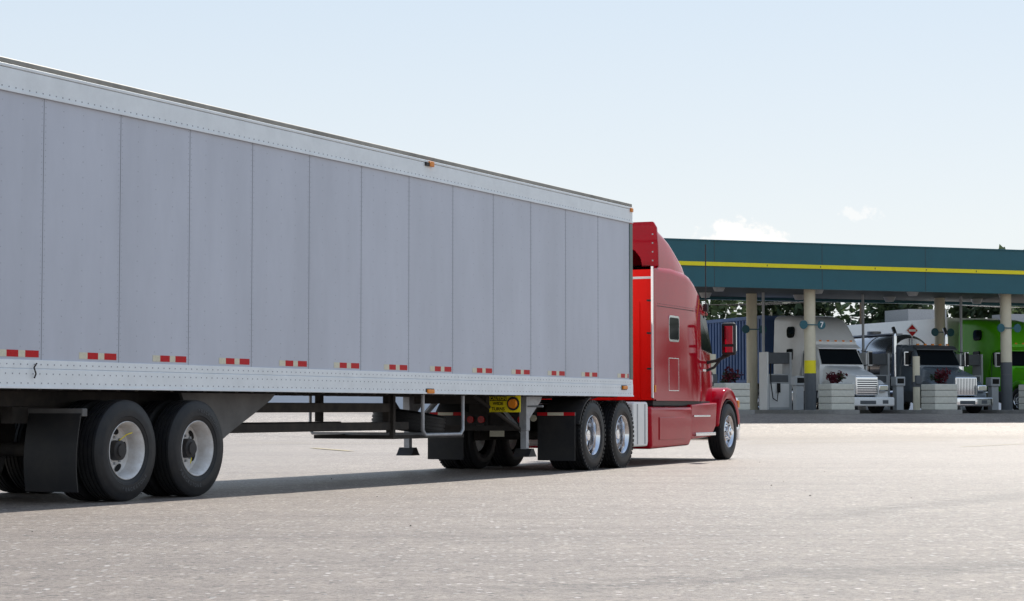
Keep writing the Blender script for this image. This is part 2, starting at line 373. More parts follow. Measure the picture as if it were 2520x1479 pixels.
# ------------------------------------------------------------------ TRAILER
TH=R(26)
T=empty('semi_trailer',(.796,33.47,0),R(90)-TH)
LEN=16.15; ZB=1.14; ZT=4.25
box('box_body',T,'panel',-LEN+.03,-.10,-1.285,1.285,ZB+.12,ZT-.06)
box('box_roof',T,'rail',-LEN+.02,-.02,-1.230,1.230,ZT-.058,ZT-.01)
for sd in(-1,1):
    def B(n,m,x0,x1,ya,yb,z0,z1,b=0):
        y0,y1=sorted((sd*ya,sd*yb)); return box(n,T,m,x0,x1,y0,y1,z0,z1,b)
    B('top_rail','rail',-LEN,-.015,1.22,1.302,ZT-.29,ZT-.075,.008)
    B('top_rail_lip','rail',-LEN,-.015,1.302,1.312,ZT-.30,ZT-.275)
    B('roof_edge_trim','rail',-LEN,-.015,1.236,1.308,ZT-.072,ZT-.04,.006)
    B('roof_edge','roofedge',-LEN,-.015,1.236,1.296,ZT-.037,ZT+.018,.012)
    B('bottom_rail','rail',-LEN,-.015,1.20,1.304,ZB,ZB+.19,.008)
    B('bottom_rail_upper','rail',-LEN,-.015,1.20,1.296,ZB+.192,ZB+.275,.004)
    B('bottom_rail_lip','rail',-LEN,-.015,1.304,1.314,ZB,ZB+.02)
    seams=[-1.39-1.22*k for k in range(12)]
    boxes('panel_seams',T,'seam',[(u-.0035,u+.0035,*sorted((sd*1.285,sd*1.287)),ZB+.275,ZT-.30) for u in seams])
    rv=[];r2=[]
    for u in seams:
        for k in range(44):
            z=ZB+.33+k*.06
            for du in(-.028,.028):
                r2.append((u+du-.004,u+du+.004,*sorted((sd*1.285,sd*1.287)),z-.004,z+.004))
        for du in(.31,.61,.92):
            for k in range(17):
                z=ZB+.40+k*.155; r2.append((u-du-.004,u-du+.004,*sorted((sd*1.285,sd*1.287)),z-.004,z+.004))
    x=-LEN+.1
    while x<-.1:
        rv.append((x-.006,x+.006,*sorted((sd*1.302,sd*1.305)),ZT-.262,ZT-.25))
        rv.append((x+.02,x+.032,*sorted((sd*1.304,sd*1.307)),ZB+.045,ZB+.057))
        rv.append((x-.006,x+.006,*sorted((sd*1.304,sd*1.307)),ZB+.135,ZB+.147))
        rv.append((x+.02,x+.032,*sorted((sd*1.296,sd*1.299)),ZB+.225,ZB+.237))
        x+=.10
    boxes('rivets',T,'rivet',rv); boxes('panel_rivets',T,'rivet2',r2)
    y0,y1=sorted((sd*1.285,sd*1.2885))
    rr=[];ww=[]
    for k in range(13):
        e=-.19-1.22*k -.02
        if k==0: e=-.17
        L0=.60 if k else .45
        q=e-L0; zz0,zz1=ZB+.30,ZB+.365
        ww.append((q,q+.13,y0,y1,zz0,zz1)); rr.append((q+.13,q+.30,y0,y1,zz0,zz1)); ww.append((q+.30,q+.40,y0,y1,zz0,zz1)); rr.append((q+.40,e,y0,y1,zz0,zz1))
    boxes('reflective_tape_white',T,'tapewhite',ww); boxes('reflective_tape_red',T,'tapered',rr)
    for (u,z,n) in((-6.95,ZB+.03,'side_marker_mid'),(-.40,ZB+.14,'side_marker_front')):
        B(n,'amber',u-.09,u+.09,1.307,1.335,z-.025,z+.03,.008)
        B(n+'_base','black',u-.11,u+.11,1.304,1.31,z-.035,z+.04)
    B('top_marker_mid','amber',-6.95-.06,-6.95+.06,1.303,1.34,ZT-.12,ZT-.05,.01)
    B('top_marker_mid_base','black',-7.10,-6.99,1.303,1.33,ZT-.12,ZT-.07,.005)
    B('top_marker_front','amber',-.13,-.04,1.303,1.33,ZT-.12,ZT-.06,.008)
    B('nose_post','nose',-.125,-.001,1.24,1.296,ZB+.28,ZT-.31,.004)
box('nose_wall',T,'white',-.098,-.03,-1.238,1.238,ZB,ZT-.06)
box('nose_rail_low',T,'rail',-.028,0,-1.29,1.29,ZB,ZB+.27)
box('nose_rail_top',T,'rail',-.028,0,-1.29,1.29,ZT-.29,ZT-.06)
box('door_r',T,'white',-LEN-.03,-LEN+.028,-1.24,-.01,ZB+.1,ZT-.15)
box('door_l',T,'white',-LEN-.03,-LEN+.028,.01,1.24,ZB+.1,ZT-.15)
for y in(-.9,-.35,.35,.9): tube('lock_rod',T,'galv',(-LEN-.06,y,ZB+.1),(-LEN-.06,y,ZT-.2),.017)
box('rear_bumper',T,'black',-LEN-.02,-LEN+.1,-1.15,1.15,.46,.58)
for y in(-.5,.5): box('rear_bumper_post',T,'black',-LEN+.0,-LEN+.09,y-.05,y+.05,.58,ZB)
cm=[]; x=-LEN+.2
while x<-.2: cm.append((x-.03,x+.03,-1.195,1.195,ZB-.015,ZB+.10)); x+=.31
boxes('crossmembers',T,'frame',cm)
box('floor_under',T,'black',-LEN+.05,-.1,-1.19,1.19,ZB+.102,ZB+.118)
for sd in(-1,1):
    y=sd*.53
    box('slider_rail',T,'frame',-15.6,-9.9,y-.06,y+.06,ZB-.17,ZB-.017)
    box('long_beam_upper',T,'frame',-11.2,-6.7,y-.05,y+.05,.90,1.02,.01)
    box('long_beam_lower',T,'frame',-11.6,-6.2,y-.05,y+.05,.66,.77,.01)
    ya,yb=sorted((sd*.93,sd*.97))
    prism('gusset_plate',T,'gusset',[(-12.05,ZB-.02),(-10.15,ZB-.02),(-10.25,ZB-.09),(-10.62,.88),(-11.0,.72),(-11.45,.50),(-11.60,.44),(-11.72,.60)],ya,yb)
    box('tandem_frame',T,'frame',-14.4,-11.4,y-.07,y+.07,.80,ZB-.175)
    for ax in(-13.43,-12.18):
        prism('hanger',T,'frame',[(ax-.12,.9),(ax+.35,.9),(ax+.30,.5),(ax+.12,.45),(ax-.05,.5)],y-.09,y+.09)
        tube('air_bag',T,'black',(ax-.3,y,.55),(ax-.3,y,.86),.11)
    box('beam_hanger',T,'frame',-6.75,-6.67,y-.045,y+.045,.771,ZB-.016)
box('cross_brace',T,'frame',-11.35,-11.25,-.95,.95,.62,.74)
dual_axle(T,'axle_rear',-13.43,1.30,'dual_w',1.0,.3); dual_axle(T,'axle_front',-12.18,1.30,'dual_w',1.0,.9)
for ax,a0 in((-13.43,-72),(-12.18,-115),(-12.18,60)):
    for i,ch in enumerate('BRACKSTONE'):
        if a0<0:
            a=R(a0+(i-4.5)*6.6); er=Vector((math.cos(a),0,math.sin(a))); up=-er; Xd=Vector((-math.sin(a),0,math.cos(a)))
        else:
            a=R(a0-(i-4.5)*6.6); er=Vector((math.cos(a),0,math.sin(a))); up=er; Xd=Vector((math.sin(a),0,-math.cos(a)))
        c=Vector((ax,-1.153-.1475,.52))+er*.40
        text('tyre_lettering',T,'tyretext',ch,.052,frame(tuple(c),tuple(Xd),tuple(up)),ext=.0015,bold=.002)
box('flap_bar',T,'gusset',-14.16,-14.08,-1.28,1.28,.87,.95,.006)
for sd in(-1,1):
    ya,yb=sorted((sd*.62,sd*1.27))
    V=[];F=[]; n=10
    for i in range(n+1):
        t=i/n; zz=.90-.78*t; xx=-14.165-.07*math.sin(t*2.6)
        for yy,e in((ya,-.006),(ya,.006),(yb,.006),(yb,-.006)): V.append((xx+e,yy,zz))
    for i in range(n):
        for j in range(4): F.append((4*i+j,4*i+(j+1)%4,4*i+4+(j+1)%4,4*i+4+j))
    F+=[(0,1,2,3),(4*n,4*n+1,4*n+2,4*n+3)]
    mesh_obj('mud_flap',V,F,'flap',T,smooth=50)
    box('flap_post',T,'frame',-14.12,-14.06,sd*.53-.04,sd*.53+.04,.95,ZB)
box('air_tank_mount',T,'frame',-14.9,-14.3,-.45,.45,.85,1.08)
tube('air_tank',T,'black',(-10.9,-.35,.85),(-10.9,.35,.85),.14)
SPX=-5.25
for nm,me in(('spare_tyre',TY),('spare_rim',RD_W)):
    o=put(nm,me,T,(SPX,-.05,.77),0); o.rotation_euler=(R(90+7),R(5),0)
cx0=-6.80; cx1=-5.65
path('spare_cradle',T,'galv',[(cx0,-1.12,ZB),(cx0,-1.12,.66),(cx0+.07,-1.12,.60),(cx1-.07,-1.12,.60),(cx1,-1.12,.66),(cx1,-1.12,ZB)],.024)
path('spare_cradle',T,'galv',[(cx1-.3,-1.12,.60),(cx1-.3,1.1,.60),(cx1-.3,1.14,.66),(cx1-.3,1.14,ZB)],.022)
boxes('spare_rack',T,'frame',[(cx0+.1,SPX+.6,-.62,-.56,.54,.59),(cx0+.1,SPX+.6,.56,.62,.54,.59),(SPX+.54,SPX+.6,-.559,.559,.54,.59),(cx0+.1,cx0+.16,-.559,.559,.54,.59),(cx0+.1,cx0+.16,-.62,-.56,.591,ZB),(SPX+.54,SPX+.6,.56,.62,.591,ZB)])
for sd in(-1,1):
    y=sd*.98
    box('landing_leg_outer',T,'galv',-3.46,-3.34,y-.06,y+.06,.62,ZB-.01,.01)
    box('landing_leg_inner',T,'galv',-3.445,-3.355,y-.045,y+.045,.30,.62)
    prism('landing_foot',T,'black',[(-3.54,.24),(-3.26,.24),(-3.30,.28),(-3.36,.36),(-3.44,.36),(-3.50,.28)],y-.13,y+.13)
    prism('landing_gusset',T,'galv',[(-3.34,ZB-.01),(-2.9,ZB-.01),(-2.95,ZB-.08),(-3.34,.80)],y-.05,y+.05)
    tube('leg_brace',T,'galv',(-3.4,y,.55),(-2.75,y*.75,ZB),.028)
    tube('leg_brace',T,'galv',(-3.4,y,.55),(-3.4,y*.45,ZB),.028)
    tube('leg_brace',T,'frame',(-3.4,y*.95,.62),(-4.5,y*.7,ZB),.03)
box('landing_crossbar',T,'frame',-3.43,-3.37,-.92,.92,.62,.70)
tube('landing_crank',T,'galv',(-3.4,-1.28,.98),(-3.4,-1.0,.98),.014)
box('support_frame',T,'frame',-3.9,-3.2,-.6,.6,ZB-.12,ZB-.017)
box('upper_coupler',T,'black',-2.9,-.3,-.6,.6,ZB-.035,ZB-.018)
sx=-4.15
box('sign_plate',T,'yellow',sx,sx+.012,-1.27,-.775,.895,1.135,.002)
box('sign_header',T,'ink',sx-.003,sx-.0005,-1.05,-.785,1.058,1.122)
for s,z,w,bx_ in(('CAUTION',1.090,.98,1),('WIDE',1.018,1.15,0),('TURNS',.940,1.15,0)):
    text('sign_text',T,'yellow' if bx_ else 'ink',s,.066,frame((sx-.006,-.918,z),(0,-1,0),(0,0,1)),ext=.001,sx=w*.88,bold=.001)
boxes('sign_rule',T,'ink',[(sx-.003,sx-.0005,-1.04,-.795,.900,.904)])
tube('sign_lamp',T,'amber',(sx-.05,-1.16,1.018),(sx-.0145,-1.16,1.018),.062,.072,24)
tube('sign_lamp_base',T,'black',(sx-.014,-1.16,1.018),(sx-.0015,-1.16,1.018),.098,.098,24)
box('sign_bracket',T,'frame',sx+.014,sx+.05,-1.2,-.85,1.0,ZB)
path('hook',T,'black',[(-14.95,-1.32,ZB+.10),(-14.95,-1.34,ZB+.14),(-14.98,-1.34,ZB+.2),(-14.93,-1.33,ZB+.24)],.008)
path('air_hose',T,'yellow',[(-13.43,-1.11,.55),(-13.40,-1.16,.62),(-13.33,-1.20,.68),(-13.26,-1.22,.70)],.005)
path('air_hose',T,'yellow',[(-12.18,-1.11,.50),(-12.14,-1.18,.43),(-12.22,-1.22,.36)],.005)

# ------------------------------------------------------------------ RED TRACTOR
TC=empty('semi_truck',(.386,32.54,0),R(90-23.2))
def bx(n,m,x0,x1,y0,y1,z0,z1,b=0): return box(n,TC,m,x0,x1,y0,y1,z0,z1,b)
dual_axle(TC,'drive_rear',-.66,1.24,'dual_a',1.03); dual_axle(TC,'drive_front',.66,1.24,'dual_a',1.03,.2)
wheel(TC,'steer_r',6.45,-1.09,.52,-1,'steer'); wheel(TC,'steer_l',6.45,1.09,.52,1,'steer')
tube('steer_axle',TC,'frame',(6.45,-1.0,.5),(6.45,1.0,.5),.06)
for sd in(-1,1):
    bx('frame_rail','frame',-1.55,6.9,sd*.43-.04,sd*.43+.04,.78,1.02)
    ya,yb=sorted((sd*.62,sd*1.23))
    bx('mud_flap','flap',-1.44,-1.428,ya,yb,.16,.84)
    bx('mud_flap_stripe','tapered',-1.452,-1.442,ya,yb,.84,.89)
    bx('mud_flap_stripe_w','tapewhite',-1.456,-1.4525,sd*.92-.13,sd*.92+.13,.842,.888)
    bx('flap_arm','black',-1.438,-1.40,min(sd*.45,sd*1.23),max(sd*.45,sd*1.23),.84,.89)
    pts=[];n=8
    for i in range(n+1):
        t=R(100+i*(62/n)); pts.append((-.66+.62*math.cos(t),.53+.60*math.sin(t)))
    for i in range(n+1):
        t=R(162-i*(62/n)); pts.append((-.66+.60*math.cos(t),.53+.58*math.sin(t)))
    prism('quarter_fender',TC,'black',pts,ya,yb)
    bx('tail_lamp_box','black',-1.60,-1.55,sd*.33-.19,sd*.33+.19,.70,.86)
    for k in range(2): tube('tail_lamp',TC,'redlens',(-1.63,sd*(.24+.18*k),.78),(-1.60,sd*(.24+.18*k),.78),.055)
    tube('tail_lamp_round',TC,'redlens' if sd>0 else 'tapewhite',(-1.47,sd*.56,.80),(-1.44,sd*.56,.80),.05)
bx('frame_tail','frame',-1.56,-1.48,-.47,.47,.70,1.02)
bx('licence_holder','tapewhite',-1.562,-1.558+.001,-.12,.12,.52,.66)
bx('fifth_wheel','black',-.55,.55,-.5,.5,1.03,1.09,.01)
bx('deck','galv',1.0,2.1,-.5,.5,1.03,1.05)
boxes('suspension',TC,'frame',[(-1.1,1.1,-.60,-.5,.45,.6),(-1.1,1.1,.5,.6,.45,.6),(-.15,.15,-.62,.62,.5,.95)])
tube('drive_shaft',TC,'frame',(1.0,0,.6),(4.5,0,.75),.06)
hs=1.20
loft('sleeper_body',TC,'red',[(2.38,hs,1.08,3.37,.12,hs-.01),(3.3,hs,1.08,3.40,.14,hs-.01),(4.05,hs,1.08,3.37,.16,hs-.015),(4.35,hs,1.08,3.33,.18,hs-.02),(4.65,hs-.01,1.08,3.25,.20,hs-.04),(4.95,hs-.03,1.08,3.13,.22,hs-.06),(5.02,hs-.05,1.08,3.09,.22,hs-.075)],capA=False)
bx('sleeper_rear_wall','redglow',2.372,2.402,-1.17,1.17,1.09,3.30)
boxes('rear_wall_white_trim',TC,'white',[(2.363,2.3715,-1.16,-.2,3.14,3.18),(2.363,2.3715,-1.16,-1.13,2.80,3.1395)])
boxes('rear_wall_ribs',TC,'redglow',[(2.35,2.3715,y-.02,y+.02,1.12,2.75) for y in(-.9,-.45,0,.45,.9)])
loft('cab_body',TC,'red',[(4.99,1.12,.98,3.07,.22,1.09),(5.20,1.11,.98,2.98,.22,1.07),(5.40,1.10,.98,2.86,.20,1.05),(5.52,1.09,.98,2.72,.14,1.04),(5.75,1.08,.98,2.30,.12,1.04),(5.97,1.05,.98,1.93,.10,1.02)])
def quad(n,m,pts,parent=TC,th=.006):
    v=[Vector(p) for p in pts]; nn=(v[1]-v[0]).cross(v[-1]-v[0]).normalized()*th
    k=len(v); V=[tuple(p) for p in v]+[tuple(p+nn) for p in v]
    F=[tuple(range(k)),tuple(range(2*k-1,k-1,-1))]+[(i,(i+1)%k,k+(i+1)%k,k+i) for i in range(k)]
    return mesh_obj(n,V,F,m,parent)
quad('windshield','glass',[(5.545,-.88,2.70),(5.545,.88,2.70),(5.985,.95,1.95),(5.985,-.95,1.95)],th=.02)
for sd in(-1,1):
    pts=[(5.10,sd*1.112,2.02),(5.86,sd*1.075,1.95),(5.88,sd*1.068,2.00),(5.56,sd*1.062,2.56),(5.50,sd*1.062,2.62),(5.12,sd*1.085,2.66)]
    q=[Vector(p) for p in pts]
    V=[tuple(p+Vector((0,sd*.012,0))) for p in q]+[tuple(p-Vector((0,sd*.03,0))) for p in q]
    k=len(q); F=[tuple(range(k)),tuple(range(2*k-1,k-1,-1))]+[(i,(i+1)%k,k+(i+1)%k,k+i) for i in range(k)]
    mesh_obj('door_glass',V,F,'glass',TC)
    box('door_seam',TC,'ink',5.045,5.055,*sorted((sd*1.10,sd*1.124)),1.0,2.9)
    box('door_handle',TC,'chrome',5.15,5.32,*sorted((sd*1.105,sd*1.145)),1.62,1.66,.006)
prism('sun_visor',TC,'red',[(5.36,2.88),(5.82,2.70),(5.83,2.66),(5.50,2.74)],-1.02,1.02,.01)
for y in(-.8,-.4,0,.4,.8): bx('roof_marker','amber',5.16,5.25,y-.04,y+.04,3.0,3.05,.01)
fs=[(2.66,1.15,3.30,4.09,.16,1.10),(2.9,1.145,3.30,4.05,.17,1.09),(3.2,1.135,3.30,3.98,.18,1.085),(3.5,1.13,3.30,3.89,.18,1.08),(3.8,1.12,3.30,3.76,.17,1.07),(4.05,1.10,3.30,3.63,.14,1.06),(4.25,1.08,3.28,3.50,.08,1.05),(4.35,1.06,3.26,3.40,.04,1.04)]
loft('roof_fairing',TC,'red',fs,capA=False)
outer=[(-1.18,3.36),(-1.17,3.7),(-1.14,4.03),(-1.08,4.13),(1.08,4.13),(1.14,4.03),(1.17,3.7),(1.18,3.36)]
inner=[(.88,3.36)]+[(.0+.88*math.cos(R(a)),3.40+.46*math.sin(R(a))) for a in range(0,181,15)]+[(-.88,3.36)]
prismx('fairing_rear_frame',TC,'red',outer+inner,2.58,2.655,.012)
boxes('fairing_bolts',TC,'galv',[(2.572,2.579,s*1.08-.012,s*1.08+.012,z,z+.024) for s in(-1,1) for z in(3.45,3.6,3.75,3.9)])
for sd in(-1,1):
    bx('side_extender','red',2.24,2.375,min(sd*1.17,sd*1.205),max(sd*1.17,sd*1.205),1.10,3.30,.008)
    bx('extender_trim','chrome',2.20,2.238,min(sd*1.175,sd*1.21),max(sd*1.175,sd*1.21),1.12,3.34,.006)
    for z in(1.6,2.2,2.75): bx('extender_hinge','black',2.2,2.3,min(sd*1.10,sd*1.17),max(sd*1.10,sd*1.17),z,z+.03)
    rwin('sleeper_window_frame',TC,'chrome',3.05,3.60,2.10,2.55,.06,*sorted((sd*1.15,sd*1.209)))
    rwin('sleeper_window',TC,'glass',3.085,3.565,2.135,2.515,.045,*sorted((sd*1.16,sd*1.214)))
    y0,y1=sorted((sd*1.197,sd*1.206))
    boxes('locker_door_outline',TC,'alu',[(3.04,3.052,y0,y1,1.25,1.82),(3.568,3.58,y0,y1,1.25,1.82),(3.052,3.568,y0,y1,1.808,1.82),(3.052,3.568,y0,y1,1.25,1.262)])
    boxes('body_seams',TC,'ink',[(2.45,4.6,*sorted((sd*1.197,sd*1.2015)),2.68,2.688)])
    rv=[(2.5+.09*i,2.51+.09*i,*sorted((sd*1.197,sd*1.204)),2.72,2.73) for i in range(24)]
    boxes('body_rivets',TC,'rivet',rv)
    y0,y1=sorted((sd*.80,sd*1.225))
    prism('tank_side_skirt',TC,'red',[(2.05,.98),(2.02,.85),(2.07,.27),(4.10,.30),(4.28,.42),(4.28,.98)],y0,y1,.06)
    prism('step_fairing',TC,'red',[(4.285,1.02),(4.285,.40),(5.45,.44),(5.72,.62),(5.80,1.06)],*sorted((sd*.80,sd*1.20)),.03)
    bx('cab_skirt','black',2.45,5.6,*sorted((sd*.7,sd*1.12)),1.0,1.078)
    bx('step_plate','alu',4.35,5.30,*sorted((sd*1.19,sd*1.23)),.80,.83,.004)
    bx('step_plate_low','alu',4.40,5.55,*sorted((sd*1.18,sd*1.25)),.46,.52,.008)
    bx('skirt_panel','red',2.45,3.8,*sorted((sd*1.2235,sd*1.240)),.42,.80,.008)
    bx('front_marker','amber',2.28,2.34,*sorted((sd*1.2,sd*1.22)),1.22,1.34,.006)
    prism('tank_alu',TC,'white',[(1.28,.40),(1.32,.32),(1.98,.32),(2.01,.40),(2.01,1.0),(1.97,1.06),(1.32,1.06),(1.28,1.0)],*sorted((sd*.70,sd*1.19)),.03)
    boxes('tank_straps',TC,'galv',[(x,x+.04,*sorted((sd*1.19,sd*1.197)),.36,1.02) for x in(1.45,1.82)])
    n=14; O=[];I=[]
    for i in range(n+1):
        t=R(8+i*(165/n)); O.append((6.45+.72*math.cos(t)+.04,.52+.80*math.sin(t)+(.02))); I.append((6.45+.58*math.cos(t),.52+.60*math.sin(t)))
    prism('front_fender',TC,'red',O+I[::-1],*sorted((sd*.72,sd*1.225)),.05)
    prism('fender_lip',TC,'black',[(a*.985+6.45*.015,b*.99) for a,b in I]+[(6.45+(a-6.45)*.96,.52+(b-.52)*.96) for a,b in I[::-1]],*sorted((sd*1.10,sd*1.23)))
    bx('headlamp','chrome',6.98,7.16,*sorted((sd*.82,sd*1.20)),.92,1.16,.05)
    bx('turn_lamp','amber',7.02,7.12,*sorted((sd*1.19,sd*1.232)),.96,1.10,.015)
    ym=sd*1.50
    bx('mirror_head','black',5.52,5.62,ym-.135,ym+.135,1.92,2.51,.04)
    bx('mirror_shell','chrome',5.622,5.70,ym-.12,ym+.12,1.98,2.48,.03)
    for nm,z0_,z1_ in(('mirror_glass',2.12,2.45),('mirror_glass_low',1.97,2.07)):
        o=bx(nm,'mirror',-.005,.005,-.10,.10,z0_,z1_); o.location=(5.508,ym,0); o.rotation_euler=(0,0,R(-8)*-sd)
    path('mirror_arm',TC,'black',[(5.55,sd*1.04,1.78),(5.58,sd*1.25,1.82),(5.6,ym,1.93)],.030)
    path('mirror_arm_low',TC,'black',[(5.5,sd*1.05,1.62),(5.56,sd*1.22,1.70),(5.6,sd*1.40,1.93)],.026)
    tube('intake_vent',TC,'black',(6.2,sd*.86,1.50),(6.2,sd*.965,1.50),.15,.13,24)
    tube('intake_vent_core',TC,'galv',(6.2,sd*.965,1.50),(6.2,sd*.972,1.50),.07,.07,20)
loft('hood',TC,'red',[(5.90,1.0,.95,1.90,.16,.97),(6.2,.95,.95,1.84,.22,.89),(6.6,.86,.90,1.74,.26,.77),(7.0,.80,.85,1.60,.26,.69),(7.22,.74,.80,1.42,.22,.63)])
bx('bumper','chrome',7.05,7.30,-1.20,1.20,.34,.72,.06)
bx('grille','chrome',7.20,7.27,-.50,.50,.76,1.36,.03)
boxes('grille_bars',TC,'ink',[(7.271,7.275,-.45,.45,z,z+.03) for z in [.80+.06*i for i in range(9)]])
path('antenna',TC,'black',[(5.45,-1.10,2.60),(5.45,-1.10,3.2),(5.45,-1.10,3.95)],.010)
bx('antenna_mount','black',5.40,5.5,-1.14,-1.06,2.72,2.86,.01)
for (m_,y_,z_) in(('black',-.3,1.6),('redlens',.1,1.7),('blue',-.1,1.65)):
    path('air_line',TC,m_,[(2.36,y_,z_),(1.9,y_-.05,z_-.45),(1.5,y_-.03,z_-.5),(1.2,y_,1.5)],.014)

# ------------------------------------------------------------------ STATION
def S(sx,sy): 
    return (7.22+math.cos(PH)*sx-math.sin(PH)*sy, 76+math.sin(PH)*sx+math.cos(PH)*sy)
def semp(name,sx,sy,rz=0,z=GS):
    x,y=S(sx,sy); return empty(name,(x,y,z),PH+rz)
C=semp('fuel_station_canopy',0,0)
Z0=4.76; Z1=6.48
x0,x1=-9,30; dp=8.2
box('fascia_front',C,'green',x0,x1,0,.25,Z0,Z1)
box('fascia_back',C,'green',x0,x1,dp-.25,dp,Z0,Z1)
box('fascia_left',C,'green',x0,x0+.25,.25,dp-.25,Z0,Z1)
box('fascia_right',C,'green',x1-.25,x1,.25,dp-.25,Z0,Z1)
box('deck',C,'soffit',x0+.25,x1-.25,.25,dp-.25,Z0+.12,Z0+.5)
box('yellow_stripe',C,'stripe',x0-.02,x1+.02,-.05,-.002,Z0+.78,Z0+.93)
box('top_cap',C,'green',x0-.03,x1+.03,-.03,.26,Z1+.002,Z1+.05)
boxes('fascia_seams',C,'soffit',[(x,x+.02,-.004,-.001,Z0,Z1) for x in(-4.2,.4,5,9.6,14.2,18.8,23.4)])
boxes('stripe_joints',C,'soffit',[(x,x+.03,-.056,-.051,Z0+.82,Z0+.89) for x in(-2.1,2.6,4.9,7.3,9.6,11.9,16.6)])
for k,x in enumerate((-3,1.3,5.6,9.9,14.2,18.5)):
    tube('canopy_lamp',C,'pumpgrey',(x,1.4,Z0+.12),(x,1.4,Z0-.08),.26,.17,20)
    tube('canopy_lamp',C,'pumpgrey',(x+1.5,5.6,Z0+.12),(x+1.5,5.6,Z0-.08),.26,.17,20)
for isl in(-4.2,4.9,13.85,22.8):
    for sy in(.8,5.6):
        tube('column',C,'cream',(isl,sy,.12),(isl,sy,Z0+.12),.22,None,24)
        if sy<2:
            tube('column_base',C,'greydark',(isl,sy,.13),(isl,sy,1.55),.227,None,24)
            tube('column_band',C,'stripe' if isl<10 else 'greydark',(isl,sy,1.551),(isl,sy,2.05),.226,None,24)
        for s in(-1,1):
            tube('lane_number_disc',C,'green',(isl+s*.39,sy-.24,3.42),(isl+s*.39,sy-.20,3.42),.17,None,20)
        box('lane_sign_arm',C,'green',isl-.5,isl+.5,sy-.245,sy-.225,3.40,3.44)
text('lane_number',C,'white','7',.30,frame((4.9+.39,.8-.250,3.42),(1,0,0),(0,0,1)),bold=.006)
for (isl,sy) in((4.9,4.6),(9.4,4.4),(13.85,4.0),(.5,3.0)):
    tube('vent_pipe',C,'pumpgrey',(isl,sy,.12),(isl,sy,Z0+.12),.055,None,12)

def island(sx):
    I=semp('fuel_island_kerb',sx,0)
    pts=[]
    for i in range(9):
        t=R(180+i*22.5); pts.append((.66*math.cos(t),-1.6+.66*math.sin(t)))
    pts+=[(.66,7.5),(-.66,7.5)]
    V=[(x,y,-.5) for x,y in pts]+[(x,y,.14) for x,y in pts]; k=len(pts)
    F=[tuple(range(k)),tuple(range(2*k-1,k-1,-1))]+[(i,(i+1)%k,k+(i+1)%k,k+i) for i in range(k)]
    bev(mesh_obj('kerb',V,F,'kerb',I),.02)
def planter(sx,sy,w=.50):
    P=semp('planter',sx,sy,0,GS+.14)
    for k in range(4):
        z=.25*k; bev(box('tier',P,'planter',-w,w,-w,w,z,z+.24),.03)
        if k<3: box('joint',P,'greydark',-w+.03,w-.03,-w+.03,w-.03,z+.24,z+.25)
    box('soil',P,'frame',-w+.08,w-.08,-w+.08,w-.08,.98,1.0)
    cl=[(random.uniform(-.24,.24),random.uniform(-.24,.24),1.0+random.uniform(.08,.44),.20,.20,.17,50,random.choice((0,0,1))) for _ in range(8)]
    leaves('plant_foliage',P,['leafR','leafB'],cl,.07)
def pump(sx,sy,h=2.3,w=.5,nm='fuel_pump'):
    P=semp(nm,sx,sy,0,GS+.14)
    box('cabinet',P,'pumpgrey',-w,w,-.30,.30,0,h*.62,.02)
    box('front_panel',P,'white',-w+.06,w-.06,-.315,-.302,.1,h*.45,.004)
    box('display',P,'greydark',-w+.1,w-.1,-.325,-.302,h*.48,h*.60,.004)
    box('side_post_l',P,'white',-w-.06,-w+.02,-.33,.33,0,h,.01)
    box('side_post_r',P,'pumpgrey',w-.02,w+.06,-.33,.33,0,h,.01)
    box('header',P,'greydark',-w+.021,w-.021,-.25,.25,h*.80,h-.02,.01)
    box('nozzle',P,'ink',-.12,.0,-.42,-.33,h*.30,h*.46,.01)
    path('hose',P,'ink',[(-.06,-.36,h*.4),(-.2,-.5,h*.15),(-.36,-.45,h*.2),(-.4,-.34,h*.5),(-.38,-.3,h*.8)],.022)
def card_reader(sx,sy):
    P=semp('payment_terminal',sx,sy,0,GS+.14)
    box('pedestal',P,'pumpgrey',-.16,.16,-.15,.15,0,.95,.01)
    box('head',P,'pumpgrey',-.22,.22,-.2,.2,.95,1.32,.03)
    box('screen',P,'ink',-.15,.15,-.21,-.201,1.05,1.25)
for i in(-4.2,.5,4.9,9.4,13.85,18.3):
    island(i); planter(i-.03,-1.25); pump(i,3.6)
    card_reader(i,1.75)
for i in(9.4,.5,18.3): 
    Pm=semp('bollard',i,.4,0,GS+.14); tube('post',Pm,'cream',(0,0,0),(0,0,2.1),.14); tube('band',Pm,'greydark',(0,0,.9),(0,0,1.1),.15); box('cap_box',Pm,'greydark',-.12,.12,-.2,.2,1.0,1.35,.02)

